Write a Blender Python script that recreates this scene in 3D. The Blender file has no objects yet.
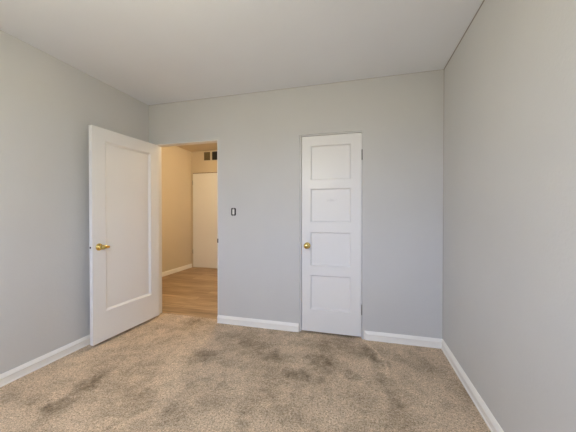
import bpy, bmesh, math
import numpy as np
from mathutils import Vector, Matrix

S = bpy.context.scene
COL = S.collection

# ------------------------------------------------------------------ camera
cam_d = bpy.data.cameras.new('camera')
cam_d.sensor_width = 36.0
cam_d.lens = 271.25 / 576 * 36
cam_d.clip_start = 0.02
cam = bpy.data.objects.new('camera', cam_d)
COL.objects.link(cam)
cam.location = (-0.7042, -2.6432, 1.1841)
cam.rotation_euler = (math.radians(90 - 0.5208), 0, math.radians(14.884))
S.camera = cam

# ------------------------------------------------------------------ world: overcast sky above, sunlit ground below
W = bpy.data.worlds.new('sky')
S.world = W
W.use_nodes = True
wn, wl = W.node_tree.nodes, W.node_tree.links
wn.clear()
w_out = wn.new('ShaderNodeOutputWorld')
w_bg = wn.new('ShaderNodeBackground')
w_tc = wn.new('ShaderNodeTexCoord')
w_sep = wn.new('ShaderNodeSeparateXYZ')
w_map = wn.new('ShaderNodeMapRange')
w_map.inputs['From Min'].default_value = -1
w_map.inputs['From Max'].default_value = 1
w_ramp = wn.new('ShaderNodeValToRGB')
e = w_ramp.color_ramp.elements
e[0].position = 0.0
e[0].color = (0.06, 0.055, 0.05, 1)
e[1].position = 1.0
e[1].color = (0.455, 0.605, 1.04, 1)
e2 = e.new(0.47); e2.color = (0.08, 0.075, 0.07, 1)
e3 = e.new(0.53); e3.color = (0.455, 0.605, 1.04, 1)
wl.new(w_tc.outputs['Generated'], w_sep.inputs[0])
wl.new(w_sep.outputs['Z'], w_map.inputs['Value'])
wl.new(w_map.outputs[0], w_ramp.inputs[0])
wl.new(w_ramp.outputs[0], w_bg.inputs['Color'])
w_bg.inputs['Strength'].default_value = 3.65
wl.new(w_bg.outputs[0], w_out.inputs[0])

# daylight portals in the two openings of the rear wall (they only guide the sky's rays)
REAR = -3.30
WINDOWS = [(-2.75, -1.65, 0.75, 2.15), (-1.35, -0.25, 0.75, 2.15)]
for x0, x1, z0, z1 in WINDOWS:
    pd = bpy.data.lights.new('window_portal', 'AREA')
    pd.shape = 'RECTANGLE'
    pd.size = x1 - x0
    pd.size_y = z1 - z0
    pd.cycles.is_portal = True
    po = bpy.data.objects.new('window_portal', pd)
    COL.objects.link(po)
    po.location = ((x0 + x1) / 2, REAR - 0.13, (z0 + z1) / 2)
    po.rotation_euler = (math.radians(90), 0, 0)      # shines towards +Y

# ------------------------------------------------------------------ exposure
S.view_settings.view_transform = 'Standard'
S.view_settings.look = 'None'
S.view_settings.gamma = 1.0
S.view_settings.use_curve_mapping = False
S.view_settings.exposure = 0.72
S.cycles.max_bounces = 16
S.cycles.diffuse_bounces = 10
S.cycles.transparent_max_bounces = 12
S.cycles.sample_clamp_indirect = 8.0

# ------------------------------------------------------------------ materials
def mat(name):
    m = bpy.data.materials.new(name)
    m.use_nodes = True
    return m, m.node_tree.nodes, m.node_tree.links, m.node_tree.nodes['Principled BSDF']

def texco(n, l, scale=(1, 1, 1)):
    tc = n.new('ShaderNodeTexCoord')
    mp = n.new('ShaderNodeMapping')
    mp.inputs['Scale'].default_value = scale
    l.new(tc.outputs['Object'], mp.inputs[0])
    return mp.outputs[0]

def noise(n, l, vec, scale, detail=2.0, rough=0.5):
    t = n.new('ShaderNodeTexNoise')
    t.inputs['Scale'].default_value = scale
    t.inputs['Detail'].default_value = detail
    t.inputs['Roughness'].default_value = rough
    l.new(vec, t.inputs['Vector'])
    return t.outputs['Fac']

def ramp(n, l, fac, stops):
    r = n.new('ShaderNodeValToRGB')
    els = r.color_ramp.elements
    while len(els) < len(stops):
        els.new(0.5)
    for el, (p, c) in zip(els, stops):
        el.position = p
        el.color = (*c, 1)
    l.new(fac, r.inputs[0])
    return r.outputs[0]

def bump(n, l, b, height, strength, dist):
    bp = n.new('ShaderNodeBump')
    bp.inputs['Strength'].default_value = strength
    bp.inputs['Distance'].default_value = dist
    l.new(height, bp.inputs['Height'])
    l.new(bp.outputs[0], b.inputs['Normal'])

def paint(name, col, rough=0.6, var=0.03, tex=(60, 0.25, 0.002)):
    m, n, l, b = mat(name)
    v = texco(n, l)
    f = noise(n, l, v, 2.2, 4)
    c0 = tuple(x * (1 - var) for x in col)
    c1 = tuple(min(1, x * (1 + var)) for x in col)
    l.new(ramp(n, l, f, [(0.3, c0), (0.7, c1)]), b.inputs['Base Color'])
    b.inputs['Roughness'].default_value = rough
    if tex:
        bump(n, l, b, noise(n, l, v, tex[0], 3), tex[1], tex[2])
    return m

M = {}
M['wall'] = paint('grey_wall_paint', (0.595, 0.60, 0.60), 0.55, 0.015, (55, 0.35, 0.003))
M['ceiling'] = paint('ceiling_paint', (0.79, 0.82, 0.88), 0.8, 0.01, (70, 0.3, 0.003))
M['hall_wall'] = paint('hall_wall_paint', (0.61, 0.535, 0.42), 0.6, 0.015, (55, 0.3, 0.003))
M['white'] = paint('white_gloss_paint', (0.80, 0.80, 0.80), 0.35, 0.012, (25, 0.08, 0.002))
M['trim'] = paint('white_trim_paint', (0.88, 0.87, 0.83), 0.38, 0.03, (30, 0.1, 0.002))

m, n, l, b = mat('polished_brass')
b.inputs['Base Color'].default_value = (0.70, 0.52, 0.17, 1)
b.inputs['Metallic'].default_value = 1
b.inputs['Roughness'].default_value = 0.12
M['brass'] = m
m, n, l, b = mat('dull_steel')
b.inputs['Base Color'].default_value = (0.32, 0.31, 0.30, 1)
b.inputs['Metallic'].default_value = 1
b.inputs['Roughness'].default_value = 0.4
M['steel'] = m
m, n, l, b = mat('dark_steel')
b.inputs['Base Color'].default_value = (0.05, 0.05, 0.05, 1)
b.inputs['Metallic'].default_value = 0.4
b.inputs['Roughness'].default_value = 0.5
M['dark'] = m
m, n, l, b = mat('black_box_interior')
b.inputs['Base Color'].default_value = (0.012, 0.012, 0.012, 1)
b.inputs['Roughness'].default_value = 0.8
M['black'] = m
m, n, l, b = mat('white_plastic')
b.inputs['Base Color'].default_value = (0.78, 0.78, 0.76, 1)
b.inputs['Roughness'].default_value = 0.35
M['plastic'] = m
m, n, l, b = mat('vent_metal')
b.inputs['Base Color'].default_value = (0.22, 0.17, 0.085, 1)
b.inputs['Roughness'].default_value = 0.5
M['vent'] = m
m, n, l, b = mat('vent_frame_paint')
b.inputs['Base Color'].default_value = (0.55, 0.50, 0.41, 1)
b.inputs['Roughness'].default_value = 0.5
M['vent_frame'] = m

m, n, l, b = mat('gap_shade_brown')
b.inputs['Base Color'].default_value = (0.16, 0.10, 0.05, 1)  # brown painted in for the shade over the hall door
M['gap_shade'] = m

# glass pane: clear, slightly reflective
m, n, l, b = mat('window_glass')
n.remove(b)
tr = n.new('ShaderNodeBsdfTransparent')
gl = n.new('ShaderNodeBsdfGlossy')
gl.inputs['Roughness'].default_value = 0.02
mx = n.new('ShaderNodeMixShader')
mx.inputs[0].default_value = 0.06
l.new(tr.outputs[0], mx.inputs[1])
l.new(gl.outputs[0], mx.inputs[2])
l.new(mx.outputs[0], n['Material Output'].inputs['Surface'])
M['glass'] = m

# lit lamp bowls
def lit(name, col, strength):
    m, n, l, b = mat(name)
    b.inputs['Base Color'].default_value = (0.9, 0.86, 0.78, 1)
    b.inputs['Emission Color'].default_value = (*col, 1)
    b.inputs['Emission Strength'].default_value = strength
    return m
M['lit_hall'] = lit('lit_hall_globe', (1.0, 0.775, 0.475), 116.0)
M['lit_room'] = lit('lit_bedroom_globe', (1.0, 0.925, 0.68), 77.0)

# carpet: beige cut pile, darker where the pile lies the other way
m, n, l, b = mat('beige_carpet')
v = texco(n, l)
at = n.new('ShaderNodeAttribute')
at.attribute_name = 'pile_lay'
f1 = noise(n, l, v, 80, 3, 0.7)
f2 = noise(n, l, v, 170, 2, 0.65)
mixf = n.new('ShaderNodeMath'); mixf.operation = 'MULTIPLY_ADD'
l.new(f2, mixf.inputs[0]); mixf.inputs[1].default_value = 0.55
sc = n.new('ShaderNodeMath'); sc.operation = 'MULTIPLY'
l.new(f1, sc.inputs[0]); sc.inputs[1].default_value = 0.45
l.new(sc.outputs[0], mixf.inputs[2])
base = ramp(n, l, mixf.outputs[0], [(0.34, (0.22, 0.155, 0.090)), (0.49, (0.635, 0.485, 0.330)), (0.63, (0.95, 0.80, 0.62))])
dk = n.new('ShaderNodeMix'); dk.data_type = 'RGBA'; dk.blend_type = 'MULTIPLY'
dk.inputs[0].default_value = 1.0
l.new(base, dk.inputs[6])
lay = ramp(n, l, at.outputs['Fac'], [(0.0, (1.12, 1.12, 1.13)), (0.15, (1, 1, 1)), (1.0, (0.40, 0.37, 0.315))])
l.new(lay, dk.inputs[7])
l.new(dk.outputs[2], b.inputs['Base Color'])
b.inputs['Roughness'].default_value = 1.0
b.inputs['Specular IOR Level'].default_value = 0.1
b.inputs['Sheen Weight'].default_value = 0.15
bump(n, l, b, mixf.outputs[0], 1.0, 0.018)
M['carpet'] = m

# hall boards: light oak planks running across
m, n, l, b = mat('oak_planks')
v = texco(n, l)
br = n.new('ShaderNodeTexBrick')
br.inputs['Scale'].default_value = 1.0
br.inputs['Brick Width'].default_value = 1.22
br.inputs['Row Height'].default_value = 0.15
br.inputs['Mortar Size'].default_value = 0.0015
br.inputs['Color1'].default_value = (0.48, 0.35, 0.225, 1)
br.inputs['Color2'].default_value = (0.32, 0.225, 0.14, 1)
br.inputs['Mortar'].default_value = (0.2, 0.12, 0.06, 1)
br.offset = 0.37
l.new(v, br.inputs['Vector'])
v2 = texco(n, l, (2.2, 38, 1))
g = ramp(n, l, noise(n, l, v2, 1.0, 4, 0.6), [(0.32, (0.58, 0.55, 0.50)), (0.68, (1.22, 1.22, 1.22))])
gm = n.new('ShaderNodeMix'); gm.data_type = 'RGBA'; gm.blend_type = 'MULTIPLY'
gm.inputs[0].default_value = 1.0
l.new(br.outputs['Color'], gm.inputs[6])
l.new(g, gm.inputs[7])
l.new(gm.outputs[2], b.inputs['Base Color'])
b.inputs['Roughness'].default_value = 0.45
M['oak'] = m

# closet door paint with the grey rubbed smudge on its second panel
def smudged(name, col, centre):
    m, n, l, b = mat(name)
    v = texco(n, l)
    sub = n.new('ShaderNodeVectorMath'); sub.operation = 'SUBTRACT'
    l.new(v, sub.inputs[0]); sub.inputs[1].default_value = centre
    mul = n.new('ShaderNodeVectorMath'); mul.operation = 'MULTIPLY'
    l.new(sub.outputs[0], mul.inputs[0]); mul.inputs[1].default_value = (9, 0, 26)
    ln = n.new('ShaderNodeVectorMath'); ln.operation = 'LENGTH'
    l.new(mul.outputs[0], ln.inputs[0])
    nz = noise(n, l, v, 45, 3)
    a = n.new('ShaderNodeMath'); a.operation = 'ADD'
    l.new(ln.outputs['Value'], a.inputs[0]); l.new(nz, a.inputs[1])
    c = ramp(n, l, a.outputs[0], [(0.5, tuple(x * 0.86 for x in col)), (1.25, col)])
    l.new(c, b.inputs['Base Color'])
    b.inputs['Roughness'].default_value = 0.35
    return m

# ------------------------------------------------------------------ mesh helpers
def link(name, bm, material, parent=None, smooth=False, bevel=None):
    bmesh.ops.recalc_face_normals(bm, faces=bm.faces)
    me = bpy.data.meshes.new(name)
    bm.to_mesh(me)
    bm.free()
    me.materials.append(material)
    if smooth:
        for p in me.polygons:
            p.use_smooth = True
        me.set_sharp_from_angle(angle=math.radians(38))
    o = bpy.data.objects.new(name, me)
    COL.objects.link(o)
    if parent:
        o.parent = parent
    if bevel:
        md = o.modifiers.new('bevel', 'BEVEL')
        md.width = bevel
        md.segments = 2
        md.limit_method = 'ANGLE'
        md.angle_limit = math.radians(50)
    return o

def struct(o, label, cat):
    o['kind'] = 'structure'
    o['label'] = label
    o['category'] = cat
    return o

def thing(o, label, cat, group=None):
    o['label'] = label
    o['category'] = cat
    if group:
        o['group'] = group
    return o

def empty(name, loc, rz=0.0):
    o = bpy.data.objects.new(name, None)
    o.empty_display_size = 0.1
    COL.objects.link(o)
    o.location = loc
    o.rotation_euler = (0, 0, rz)
    return o

def box(bm, x0, x1, y0, y1, z0, z1):
    vs = [bm.verts.new(p) for p in ((x0, y0, z0), (x1, y0, z0), (x1, y1, z0), (x0, y1, z0),
                                    (x0, y0, z1), (x1, y0, z1), (x1, y1, z1), (x0, y1, z1))]
    for f in ((0, 3, 2, 1), (4, 5, 6, 7), (0, 1, 5, 4), (1, 2, 6, 5), (2, 3, 7, 6), (3, 0, 4, 7)):
        bm.faces.new([vs[i] for i in f])
    return vs

def boxes(*bs):
    bm = bmesh.new()
    for b_ in bs:
        box(bm, *b_)
    return bm

def plate(xs, zs, holes, y0, y1):
    """A slab in the XZ plane with rectangular holes: one closed mesh. holes = set of (i, j) cells left out."""
    bm = bmesh.new()
    nx, nz = len(xs), len(zs)
    vf = [[bm.verts.new((x, y0, z)) for z in zs] for x in xs]
    vb = [[bm.verts.new((x, y1, z)) for z in zs] for x in xs]
    solid = lambda i, j: 0 <= i < nx - 1 and 0 <= j < nz - 1 and (i, j) not in holes
    for i in range(nx - 1):
        for j in range(nz - 1):
            if not solid(i, j):
                continue
            bm.faces.new((vf[i][j], vf[i + 1][j], vf[i + 1][j + 1], vf[i][j + 1]))
            bm.faces.new((vb[i][j], vb[i][j + 1], vb[i + 1][j + 1], vb[i + 1][j]))
            for (di, dj, a, c) in ((-1, 0, (i, j), (i, j + 1)), (1, 0, (i + 1, j), (i + 1, j + 1)),
                                   (0, -1, (i, j), (i + 1, j)), (0, 1, (i, j + 1), (i + 1, j + 1))):
                if not solid(i + di, j + dj):
                    bm.faces.new((vf[a[0]][a[1]], vf[c[0]][c[1]], vb[c[0]][c[1]], vb[a[0]][a[1]]))
    loose = [v for v in bm.verts if not v.link_faces]
    bmesh.ops.delete(bm, geom=loose, context='VERTS')
    return bm

def lathe(profile, axis='Y', seg=32, centre=(0, 0, 0)):
    """profile = [(radius, distance along the axis)]"""
    bm = bmesh.new()
    rings = []
    for r, d in profile:
        ring = []
        if r < 1e-6:
            ring = [bm.verts.new(_ax(0, 0, d, axis, centre))]
        else:
            for k in range(seg):
                a = 2 * math.pi * k / seg
                ring.append(bm.verts.new(_ax(r * math.cos(a), r * math.sin(a), d, axis, centre)))
        rings.append(ring)
    for A, B in zip(rings, rings[1:]):
        for k in range(seg):
            k2 = (k + 1) % seg
            if len(A) == 1 and len(B) == 1:
                continue
            if len(A) == 1:
                bm.faces.new((A[0], B[k], B[k2]))
            elif len(B) == 1:
                bm.faces.new((A[k], B[0], A[k2]))
            else:
                bm.faces.new((A[k], B[k], B[k2], A[k2]))
    for R in (rings[0], rings[-1]):
        if len(R) > 1:
            bm.faces.new(R)
    return bm

def _ax(u, v, d, axis, c):
    p = {'X': (d, u, v), 'Y': (u, d, v), 'Z': (u, v, d)}[axis]
    return (p[0] + c[0], p[1] + c[1], p[2] + c[2])

def sweep(pts_profile, path):
    """Extrude a closed profile of (out, z) along a floor path of ((x, y), (nx, ny)) stations; n = direction of 'out'."""
    bm = bmesh.new()
    rows = []
    for (x, y), (nx, ny) in path:
        rows.append([bm.verts.new((x + nx * o_, y + ny * o_, z)) for o_, z in pts_profile])
    k = len(pts_profile)
    for A, B in zip(rows, rows[1:]):
        for i in range(k):
            j = (i + 1) % k
            bm.faces.new((A[i], A[j], B[j], B[i]))
    bm.faces.new(rows[0])
    bm.faces.new(rows[-1])
    return bm

# ------------------------------------------------------------------ room sizes (metres)
RW = 3.0822                 # left wall at x = -RW, right wall at x = 0, back wall at y = 0
H = 2.44
T = 0.09                    # thickness of the back partition
DL, DR, DH = -2.985, -2.197, 1.974     # clear opening of the doorway
CL, CR, CH = -1.2874, -0.6865, 1.9632   # opening of the closet
HX, HY, HH = -4.29, 2.59, 2.543         # hall: left wall, end wall, ceiling
HR = -1.40

# ------------------------------------------------------------------ walls
J = 0.006                                # thickness of the door lining
xs = [HX - 0.1, DL - J, DR + J, CL, CR, 0.1]
zs = [-0.06, -0.03, CH, DH + J, 2.65]
holes = {(1, 1), (1, 2), (3, 1)}
wb = link('wall_back', plate(xs, zs, holes, 0.0, T), M['wall'])
struct(wb, 'pale grey painted wall with the doorway and the closet in it', 'wall')

wl_ = link('wall_left', boxes((-RW - 0.1, -RW, REAR - 0.14, -0.0005, -0.02, 2.6)), M['wall'])
struct(wl_, 'plain grey painted wall behind the open door', 'wall')
wr_ = link('wall_right', boxes((0, 0.1, REAR - 0.14, -0.0005, -0.02, 2.6)), M['wall'])
struct(wr_, 'plain grey painted wall running towards the viewer on the right', 'wall')

(a0, a1, b0, b1), (c0, c1, _, _) = WINDOWS
wz = plate([-RW, a0, a1, c0, c1, 0.0], [-0.02, b0, b1, 2.5], {(1, 1), (3, 1)}, REAR - 0.14, REAR)
struct(link('wall_rear', wz, M['wall']), 'grey painted wall with the two windows behind the viewer', 'wall')

struct(link('ceiling', boxes((-RW, 0, REAR, -0.0005, H, H + 0.1)), M['ceiling']),
       'flat off-white painted bedroom ceiling', 'ceiling')

struct(link('floor_closet', boxes((CL - 0.10, CR + 0.10, T - 0.006, 0.75, -0.03, -0.002)), M['carpet']),
       'beige carpet inside the closet behind its closed door', 'carpet')
# closet interior behind the closed door
cl = boxes((CL - 0.10, CL - 0.05, T, 0.70, -0.02, 2.5), (CR + 0.05, CR + 0.10, T, 0.70, -0.02, 2.5),
           (CL - 0.10, CR + 0.10, 0.70, 0.75, -0.02, 2.5), (CL - 0.10, CR + 0.10, T, 0.75, 2.5, 2.55))
struct(link('wall_closet', cl, M['wall']), 'grey walls inside the closet behind its closed door', 'wall')

# hall
struct(link('wall_hall_left', boxes((HX - 0.1, HX, T, HY + 0.1, -0.02, 2.65)), M['hall_wall']),
       'cream hall wall seen through the doorway, on its left', 'wall')
struct(link('wall_hall_end', boxes((HX, HR, HY, HY + 0.1, -0.02, 2.65)), M['hall_wall']),
       'cream end wall of the hall above and around the hall door', 'wall')
struct(link('wall_hall_right', boxes((HR, HR + 0.01, T, HY + 0.1, -0.02, 2.65)), M['hall_wall']),
       'cream hall wall on the far right of the hall, behind the closet', 'wall')
struct(link('ceiling_hall', boxes((HX, HR, T, HY, HH, HH + 0.08)), M['hall_wall']),
       'off-white hall ceiling seen through the top of the doorway', 'ceiling')

# ------------------------------------------------------------------ floors
struct(link('floor_hall', boxes((HX, HR, T - 0.006, HY, -0.03, -0.002)), M['oak']),
       'light oak plank floor of the hall beyond the doorway', 'floor')

def carpet():
    step = 0.0115
    x = np.arange(-RW, 0 + 1e-6, step)
    y = np.arange(REAR, T - 0.004, step)
    x[-1] = 0.0
    y[-1] = T - 0.006
    nx, ny = len(x), len(y)
    X, Y = np.meshgrid(x, y, indexing='ij')
    rng = np.random.RandomState(7)
    # where the pile lies dark: scuffs and footprints as (x, y, half width, half length, depth)
    marks = [(-2.53, -1.12, .065, .075, .8), (-2.52, -1.24, .061, .068, .8), (-2.49, -1.37, .057, .073, .8),
             (-2.49, -1.45, .048, .055, .7), (-2.03, -1.17, .052, .057, .8), (-2.26, -.84, .056, .065, .5),
             (-2.48, -.09, .075, .10, .7), (-1.96, -.66, .074, .085, .7), (-2.01, -.75, .049, .048, .6),
             (-1.93, -.25, .116, .112, .5), (-1.66, -.30, .126, .117, .45), (-1.45, -.5, .084, .066, .8),
             (-1.32, -.48, .084, .064, .7), (-1.1, -.73, .094, .061, .9), (-1.03, -.5, .064, .076, .6),
             (-1.63, -.97, .034, .034, .7), (-1.35, -1.24, .044, .045, .8), (-1.25, -.97, .071, .051, .6),
             (-1.78, -1.0, .062, .059, .5), (-.99, -.2, .09, .098, .7), (-.93, -.49, .08, .091, .8),
             (-.75, -.62, .043, .051, .8), (-.82, -.2, .071, .096, .5), (-.65, -.2, .053, .094, .7),
             (-.59, -.31, .041, .067, .8), (-.55, -.4, .039, .077, .9), (-.59, -.63, .05, .063, .6),
             (-.5, -.79, .046, .074, .6), (-.89, -.91, .058, .059, .5), (-.28, -.3, .176, .101, .45),
             (-.12, -.4, .105, .123, .35), (-1.22, -.22, .09, .057, .5), (-1.4, -.78, .088, .064, .35),
             (-.7, -.87, .089, .08, .35), (-2.1, -1.33, .085, .061, .35), (-2.73, -1.41, .127, .052, .4),
             (-1.75, -1.24, .06, .056, .4), (-1.68, -.72, .094, .059, .4), (-1.1, -1.11, .058, .05, .4),
             (-.48, -.98, .092, .05, .35)]
    def smooth_noise(cell, seed):
        r = np.random.RandomState(seed)
        gx, gy = int(RW / cell) + 3, int((0.2 - REAR) / cell) + 3
        gA = r.rand(gx, gy)
        u = (X + RW) / cell; w = (Y - REAR) / cell
        i = u.astype(int); j = w.astype(int)
        fu = u - i; fw = w - j
        fu = fu * fu * (3 - 2 * fu); fw = fw * fw * (3 - 2 * fw)
        return (gA[i, j] * (1 - fu) * (1 - fw) + gA[i + 1, j] * fu * (1 - fw)
                + gA[i, j + 1] * (1 - fu) * fw + gA[i + 1, j + 1] * fu * fw)
    warp = (smooth_noise(0.07, 3) - 0.5) * 0.10 + (smooth_noise(0.03, 23) - 0.5) * 0.06
    warp2 = (smooth_noise(0.07, 5) - 0.5) * 0.10 + (smooth_noise(0.03, 25) - 0.5) * 0.06
    lay = np.full(X.shape, 0.15)
    for mx_, my_, sx_, sy_, d_ in marks:
        q = ((X + warp - mx_) / (sx_ * 1.25)) ** 2 + ((Y + warp2 - my_) / (sy_ * 1.25)) ** 2
        lay += 0.60 * d_ * np.exp(-q ** 1.3)
    m1 = smooth_noise(0.22, 11); m2 = smooth_noise(0.09, 12); m3 = smooth_noise(0.04, 13)
    mot = 0.36 * m1 + 0.36 * m2 + 0.28 * m3
    lay += 1.1 * np.clip(mot - 0.49, -0.15, 0.4)
    lay += 0.30 * (rng.rand(nx, ny) - 0.5) + 0.35 * (smooth_noise(0.024, 31) - 0.5) * (lay + 0.25)
    # sweep mark left by the closet door: a pale ridge, flattened just inside
    arc = [(-.66, -.03), (-.60, -.15), (-.545, -.27), (-.508, -.37), (-.495, -.45), (-.51, -.56)]
    dist = np.full(X.shape, 9.0)
    for (ax, ay), (bx, by) in zip(arc, arc[1:]):
        t = np.clip(((X - ax) * (bx - ax) + (Y - ay) * (by - ay)) / ((bx - ax) ** 2 + (by - ay) ** 2), 0, 1)
        dist = np.minimum(dist, np.hypot(X - ax - t * (bx - ax), Y - ay - t * (by - ay)))
    lay -= 0.55 * np.exp(-(dist / 0.013) ** 2)
    lay = np.clip(lay, 0, 1)
    z = -0.002 + 0.0032 * rng.rand(nx, ny) - 0.004 * np.clip(lay - 0.15, 0, 1) + 0.004 * np.exp(-(dist / 0.015) ** 2)
    z[:, Y[0] > -0.02] = np.minimum(z[:, Y[0] > -0.02], 0.0005)
    co = np.stack([X, Y, z], -1).reshape(-1, 3)
    idx = np.arange(nx * ny).reshape(nx, ny)
    q = np.stack([idx[:-1, :-1], idx[1:, :-1], idx[1:, 1:], idx[:-1, 1:]], -1).reshape(-1, 4)
    me = bpy.data.meshes.new('floor')
    me.vertices.add(len(co)); me.vertices.foreach_set('co', co.ravel())
    me.loops.add(q.size); me.loops.foreach_set('vertex_index', q.ravel().astype(np.int32))
    me.polygons.add(len(q))
    me.polygons.foreach_set('loop_start', (np.arange(len(q)) * 4).astype(np.int32))
    me.polygons.foreach_set('use_smooth', np.ones(len(q), dtype=bool))
    me.update(calc_edges=True)
    a = me.attributes.new('pile_lay', 'FLOAT', 'POINT')
    a.data.foreach_set('value', lay.ravel().astype(np.float32))
    me.materials.append(M['carpet'])
    o = bpy.data.objects.new('floor', me)
    COL.objects.link(o)
    return o
struct(carpet(), 'beige cut-pile carpet with darker scuffs and footmarks', 'carpet')

# ------------------------------------------------------------------ baseboards
PROF = [(0, 0), (0.015, 0), (0.016, 0.004), (0.015, 0.008), (0.0100, 0.0095), (0.0100, 0.048), (0.0155, 0.053),
        (0.0155, 0.056), (0.0125, 0.063), (0.0050, 0.079), (0.002, 0.083), (0, 0.083)]
def baseboard(name, path, label):
    struct(link(name, sweep(PROF, path), M['trim'], smooth=False), label, 'baseboard')
G = 0.0
baseboard('baseboard_left', [((-RW, REAR), (1, 0)), ((-RW, 0), (1, -1))],
          'white painted baseboard along the foot of the left wall')
baseboard('baseboard_back', [((DR + 0.001, 0), (0, -1)), ((CL - 0.008, 0), (0, -1))],
          'white painted baseboard between the doorway and the closet door')
baseboard('baseboard_corner', [((CR + 0.020, 0), (1.6, -1)), ((0, 0), (-1, -1))],
          'short white baseboard from the closet door to the right corner')
baseboard('baseboard_right', [((0, 0), (-1, -1)), ((0, REAR), (-1, 0))],
          'white painted baseboard along the foot of the right wall')
baseboard('baseboard_stub', [((-RW, 0), (1, -1)), ((DL - J, 0), (0, -1))],
          'short white baseboard stub behind the open door')
PROF_H = PROF
baseboard('baseboard_hall_left', [((HX, T), (1, 0)), ((HX, HY), (1, -1))],
          'white baseboard along the cream hall wall, seen through the doorway')

# ------------------------------------------------------------------ thin dark grey lines where walls and ceiling meet
m, n, l, b = mat('grey_edge_line')
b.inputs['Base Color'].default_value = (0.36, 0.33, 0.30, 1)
M['edge_line'] = m
struct(link('trim_3', boxes((-RW, -0.004, -0.002, 0.0, H - 0.002, H)), M['edge_line']), 'thin dark grey line between back wall and ceiling', 'trim')
struct(link('trim_4', boxes((-0.005, 0.0, REAR, -0.0005, H - 0.005, H)), M['edge_line']), 'thin dark grey line between right wall and ceiling', 'trim')
struct(link('trim_5', boxes((-0.0022, 0.0, -0.0025, -0.0005, 0.083, H - 0.005)), M['edge_line']), 'thin dark grey line up the right room corner', 'trim')

# ------------------------------------------------------------------ linings of the two openings
def lining(x0, x1, zt, y0, y1, t):
    """Two jambs and a head filling the edge of an opening; x0, x1, zt are the inner faces."""
    return plate([x0 - t, x0, x1, x1 + t], [0.0, zt, zt + t], {(1, 0)}, y0, y1)
df = link('trim_1', lining(DL, DR, DH, -0.0015, T + 0.001, J), M['white'], bevel=0.0015)
struct(df, 'white painted door lining of the doorway to the hall', 'door frame')
sp = link('strike_plate', boxes((DR - 0.0015, DR + 0.010, -0.004, 0.026, 0.868, 0.912)), M['dark'], df)
sp['label'] = 'small dark metal strike plate'

cf = link('trim_2', plate([CL, CL + 0.012, CR - 0.003, CR], [0.0, CH - 0.010, CH], {(1, 0)}, 0.014, T), M['white'])
struct(cf, 'white painted lining around the closet door', 'door frame')
link('strike_plate', boxes((CL + 0.004, CL + 0.0135, -0.003, 0.03, 0.838, 0.895)), M['white'], cf)

# ------------------------------------------------------------------ panelled doors
def door_leaf(name, w, z0, z1, cells_x, cells_z, depth, parent, material, panel_mats=None, steps=None):
    """Leaf in local x 0..w, front face at y = 0, back at y = depth. Panels are sunk behind a sloped moulding."""
    px0, px1 = cells_x
    xs = [0, px0, px1, w]
    zs = [z0]
    holes = set()
    for (a, b_) in cells_z:
        holes.add((1, len(zs)))
        zs += [a, b_]
    zs.append(z1)
    leaf = link('stile_frame', plate(xs, zs, holes, 0, depth), material, parent, bevel=0.0012)
    for k, (a, b_) in enumerate(cells_z):
        bm = bmesh.new()
        rings = []
        for inset, y in (steps or ((0.0, 0.0008), (0.0005, 0.002), (0.018, 0.0155), (0.0195, 0.0155))):
            rings.append([bm.verts.new((x, y, z)) for x, z in
                          ((px0 + inset, a + inset), (px1 - inset, a + inset), (px1 - inset, b_ - inset), (px0 + inset, b_ - inset))])
        for A, B in zip(rings, rings[1:]):
            for i in range(4):
                j = (i + 1) % 4
                bm.faces.new((A[i], A[j], B[j], B[i]))
        bm.faces.new(rings[-1])
        back = [bm.verts.new((x, depth - 0.006, z)) for x, z in ((px0, a), (px1, a), (px1, b_), (px0, b_))]
        for i in range(4):
            j = (i + 1) % 4
            bm.faces.new((rings[0][i], rings[0][j], back[j], back[i]))
        bm.faces.new(back)
        link('panel', bm, (panel_mats or {}).get(k, material), parent)
    return leaf

# --- open door, hinged on the left jamb and swung back almost against the left wall
TH = -0.0561                                  # swung a little past a right angle
d1 = empty('door_1', (-2.918, -0.0345, 0.0))
struct(d1, 'white single-panel door standing open against the left wall', 'door')
# local frame: x from the hinge to the free edge, y from the visible face into the wood
ux, uy = math.sin(TH), -math.cos(TH)
d1.rotation_euler = (0, 0, math.atan2(uy, ux))
# rotating x to (ux, uy) puts local +y at (-uy, ux), the side of the room; the leaf lies on the other side
W1, Z0, Z1, TK = 0.764, 0.025, 1.956, 0.036
def mirror_y(o):
    for v_ in o.data.vertices:
        v_.co.y = -v_.co.y
    o.data.flip_normals()

before = set(COL.objects)
door_leaf('stile_frame', W1, Z0, Z1, (0.118, 0.640), [(0.292, 1.842)], TK, d1, M['white'])
for o in set(COL.objects) - before:
    mirror_y(o)
# lever handle: rose, neck and tapering lever pointing at the hinges
HZ, HXX = 0.885, W1 - 0.060
rose = link('lever_handle', lathe([(0, 0.0), (0.031, 0.0), (0.0325, 0.003), (0.031, 0.008), (0.024, 0.013), (0.016, 0.017),
                                   (0.0125, 0.024), (0.0125, 0.036), (0.018, 0.040), (0.0215, 0.048), (0.0215, 0.054),
                                   (0.017, 0.061), (0, 0.063)],
                                  'Y', 32, (HXX, 0, HZ)), M['brass'], d1, smooth=True)
rose['label'] = 'brass lever handle on a round rose'
bm = bmesh.new()
rows = []
for t_ in np.linspace(0, 1, 10):
    cx = HXX - 0.004 - 0.068 * t_
    cy = 0.051 - 0.010 * t_ * t_
    cz = HZ - 0.003 * t_
    rz_, ry_ = 0.0155 - 0.006 * t_, 0.011 - 0.004 * t_
    if t_ > 0.97:
        rz_ *= 0.55; ry_ *= 0.55
    rows.append([bm.verts.new((cx, cy + ry_ * math.cos(a), cz + rz_ * math.sin(a)))
                 for a in np.linspace(0, 2 * math.pi, 16, endpoint=False)])
for A, B in zip(rows, rows[1:]):
    for i in range(16):
        j = (i + 1) % 16
        bm.faces.new((A[i], A[j], B[j], B[i]))
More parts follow.
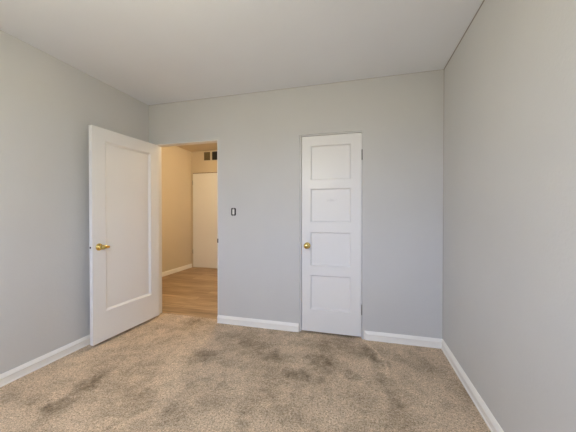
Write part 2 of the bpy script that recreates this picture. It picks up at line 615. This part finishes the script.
bm.faces.new(rows[0]); bm.faces.new(rows[-1])
link('lever', bm, M['brass'], rose, smooth=True)
lp = link('latch_plate', boxes((W1 - 0.001, W1 + 0.0015, -TK + 0.006, -0.006, HZ - 0.029, HZ + 0.029)), M['plastic'], d1)
lp['label'] = 'latch plate set into the door edge'
lb = link('latch_bolt', boxes((W1, W1 + 0.008, -TK + 0.012, -0.013, HZ - 0.008, HZ + 0.008)), M['dark'], lp, bevel=0.002)
lb['label'] = 'dark latch bolt'

# --- closed closet door with four panels
cx0, cx1 = -1.2665, -0.6905
d2 = empty('door_2', (cx0, 0.001, 0.0))
struct(d2, 'closed white four-panel closet door with a round brass knob', 'door')
P4 = [(0.237, 0.576), (0.670, 1.001), (1.100, 1.427), (1.515, 1.849)]
SM = smudged('white_gloss_paint_smudged', (0.80, 0.80, 0.80), (0.292, 0.018, 1.312))
door_leaf('stile_frame', cx1 - cx0, 0.019, 1.944, (0.0905, 0.4755), P4, 0.034, d2, M['white'], {2: SM}, ((0.0, 0.001), (0.001, 0.001), (0.0025, 0.010), (0.0105, 0.018), (0.012, 0.018)))
KX, KZ = -1.209 - cx0, 0.867
kn = link('door_knob', lathe([(0, 0.0), (0.031, 0.0), (0.032, -0.003), (0.030, -0.008), (0.020, -0.012), (0.0125, -0.015),
                              (0.0125, -0.026), (0.019, -0.030), (0.0255, -0.037), (0.0275, -0.045), (0.0265, -0.053),
                              (0.021, -0.060), (0.012, -0.0635), (0, -0.0645)],
                             'Y', 40, (KX, 0, KZ)), M['brass'], d2, smooth=True)
kn['label'] = 'round brass door knob'
for z_ in (1.737, 0.278):
    h = link('hinge', lathe([(0, -0.050), (0.003, -0.0495), (0.0055, -0.046), (0.0055, 0.046), (0.003, 0.0495), (0, 0.050)],
                            'Z', 14, (cx1 - cx0 + 0.003, -0.0045, z_)), M['steel'], d2, smooth=True)
    h['label'] = 'dull metal hinge barrel'

# --- hall door at the far end
d3 = empty('door_3', (-4.262, HY, 0.0))
struct(d3, 'plain pale slab door at the end of the hall', 'door')
link('slab', boxes((0.012, 0.86, -0.012, 0.0, 0.012, 2.058)), M['white'], d3, bevel=0.002)
link('door_frame', plate([-0.022, 0.004, 0.868, 0.90], [0.0, 2.071, 2.083], {(1, 0)}, -0.016, 0.0), M['hall_wall'], d3)
sl = link('gap_shade_strip', boxes((0.006, 0.866, -0.003, 0.0, 2.050, 2.072)), M['gap_shade'], d3)  # added strip; its dark colour is the painted shade of the head gap
sl['label'] = 'dark brown strip painted as the shaded gap above the door'
for z_ in (1.86, 0.35):
    h = link('hinge', lathe([(0, -0.048), (0.006, -0.047), (0.006, 0.047), (0, 0.048)], 'Z', 12, (0.007, -0.016, z_)), M['steel'], d3, smooth=True)
    h['label'] = 'small hinge barrel'

# ------------------------------------------------------------------ air vent high on the hall end wall
v_ = empty('air_vent', (-3.99, HY, 2.325))
thing(v_, 'dark slatted air vent above the door at the end of the hall', 'vent')
link('vent_frame', plate([0.0, 0.010, 0.161, 0.205, 0.356, 0.367], [0.0, 0.010, 0.188, 0.198], {(1, 1), (3, 1)}, -0.010, 0.0), M['vent_frame'], v_, bevel=0.0015)
bk = link('vent_backing', boxes((0.010, 0.357, -0.0015, 0.0, 0.008, 0.190)), M['black'], v_)
for x0 in (0.011, 0.206):
    for k in range(6):
        xx = x0 + 0.013 + k * 0.0247
        bm = boxes((xx - 0.0095, xx + 0.0035, -0.0085, -0.0065, 0.010, 0.188))
        s_ = link('slat', bm, M['vent'] if x0 < 0.1 else M['dark'], v_)

# ------------------------------------------------------------------ light switch without its cover plate
sw = empty('light_switch', (-2.006, 0.0, 1.2025))
thing(sw, 'white wall switch without cover plate in a dark box opening beside the doorway', 'light switch')
bm = bmesh.new()
ring_o, ring_i = [], []
def rrect(w, h, r, seg=6):
    pts = []
    for cx, cz, a0 in ((w - r, h - r, 0), (-w + r, h - r, 90), (-w + r, -h + r, 180), (w - r, -h + r, 270)):
        for k in range(seg + 1):
            a = math.radians(a0 + 90 * k / seg)
            pts.append((cx + r * math.cos(a), cz + r * math.sin(a)))
    return pts
def pill(w, h, r, y0, y1):
    bm = bmesh.new()
    A = [bm.verts.new((x, y0, z)) for x, z in rrect(w, h, r)]
    B = [bm.verts.new((x, y1, z)) for x, z in rrect(w, h, r)]
    for i in range(len(A)):
        j = (i + 1) % len(A)
        bm.faces.new((A[i], A[j], B[j], B[i]))
    bm.faces.new(A); bm.faces.new(B)
    return bm
wb_ = link('wall_box', pill(0.027, 0.041, 0.012, -0.0025, 0.0), M['black'], sw)
wb_['label'] = 'dark electrical box opening'
yk = link('mounting_strap', boxes((-0.0085, 0.0085, -0.005, -0.0025, -0.039, 0.039)), M['steel'], sw, bevel=0.001)
yk['label'] = 'metal mounting strap'
link('switch_body', boxes((-0.0115, 0.0115, -0.008, -0.0025, -0.026, 0.026)), M['plastic'], sw, bevel=0.0015)
link('toggle', boxes((-0.005, 0.005, -0.016, -0.008, -0.002, 0.012)), M['plastic'], sw, bevel=0.001)

# ------------------------------------------------------------------ windows behind the viewer (the room's daylight)
for k, (x0, x1, z0, z1) in enumerate(WINDOWS):
    y0, y1 = REAR - 0.10, REAR - 0.05
    w_ = link('window_%d' % (k + 1), plate([x0, x0 + 0.045, x1 - 0.045, x1], [z0, z0 + 0.045, (z0 + z1) / 2 - 0.02, (z0 + z1) / 2 + 0.02, z1 - 0.045, z1],
                                          {(1, 1), (1, 3)}, y0, y1), M['white'], bevel=0.003)
    struct(w_, 'white sash window behind the viewer, ' + ('nearer the left wall' if k == 0 else 'nearer the right wall'), 'window')
    for (p0, p1) in ((z0 + 0.045, (z0 + z1) / 2 - 0.02), ((z0 + z1) / 2 + 0.02, z1 - 0.045)):
        link('pane', boxes((x0 + 0.045, x1 - 0.045, REAR - 0.077, REAR - 0.073, p0, p1)), M['glass'], w_)
    link('window_sill', boxes((x0 - 0.03, x1 + 0.03, REAR - 0.05, REAR + 0.04, z0 - 0.025, z0)), M['trim'], w_, bevel=0.003)

# ------------------------------------------------------------------ ceiling lamps (both out of the frame: over the viewer, and in the hall behind the wall)
def ceiling_lamp(loc, label, bowl, drop):
    lm = empty('ceiling_lamp', loc)
    thing(lm, label, 'lamp')
    link('lamp_base', lathe([(0, 0.0), (0.07, 0.0), (0.07, -0.015), (0.055, -0.025), (0, -0.025)], 'Z', 40), M['trim'], lm, smooth=True)
    link('stem', lathe([(0.009, -0.024), (0.009, -drop - 0.01)], 'Z', 16), M['steel'], lm, smooth=True)
    link('glass_globe', lathe([(0.09 * math.sin(a), -drop - 0.09 + 0.09 * math.cos(a)) for a in np.linspace(0, math.pi, 21)], 'Z', 40),
         bowl, lm, smooth=True)
    return lm
ceiling_lamp((-1.54, -2.4, H), 'round bedroom ceiling lamp with a lit white glass globe on a stem', M['lit_room'], 0.55)
ceiling_lamp((-2.55, 1.35, HH), 'round hall ceiling lamp with a warm glass globe', M['lit_hall'], 0.05)
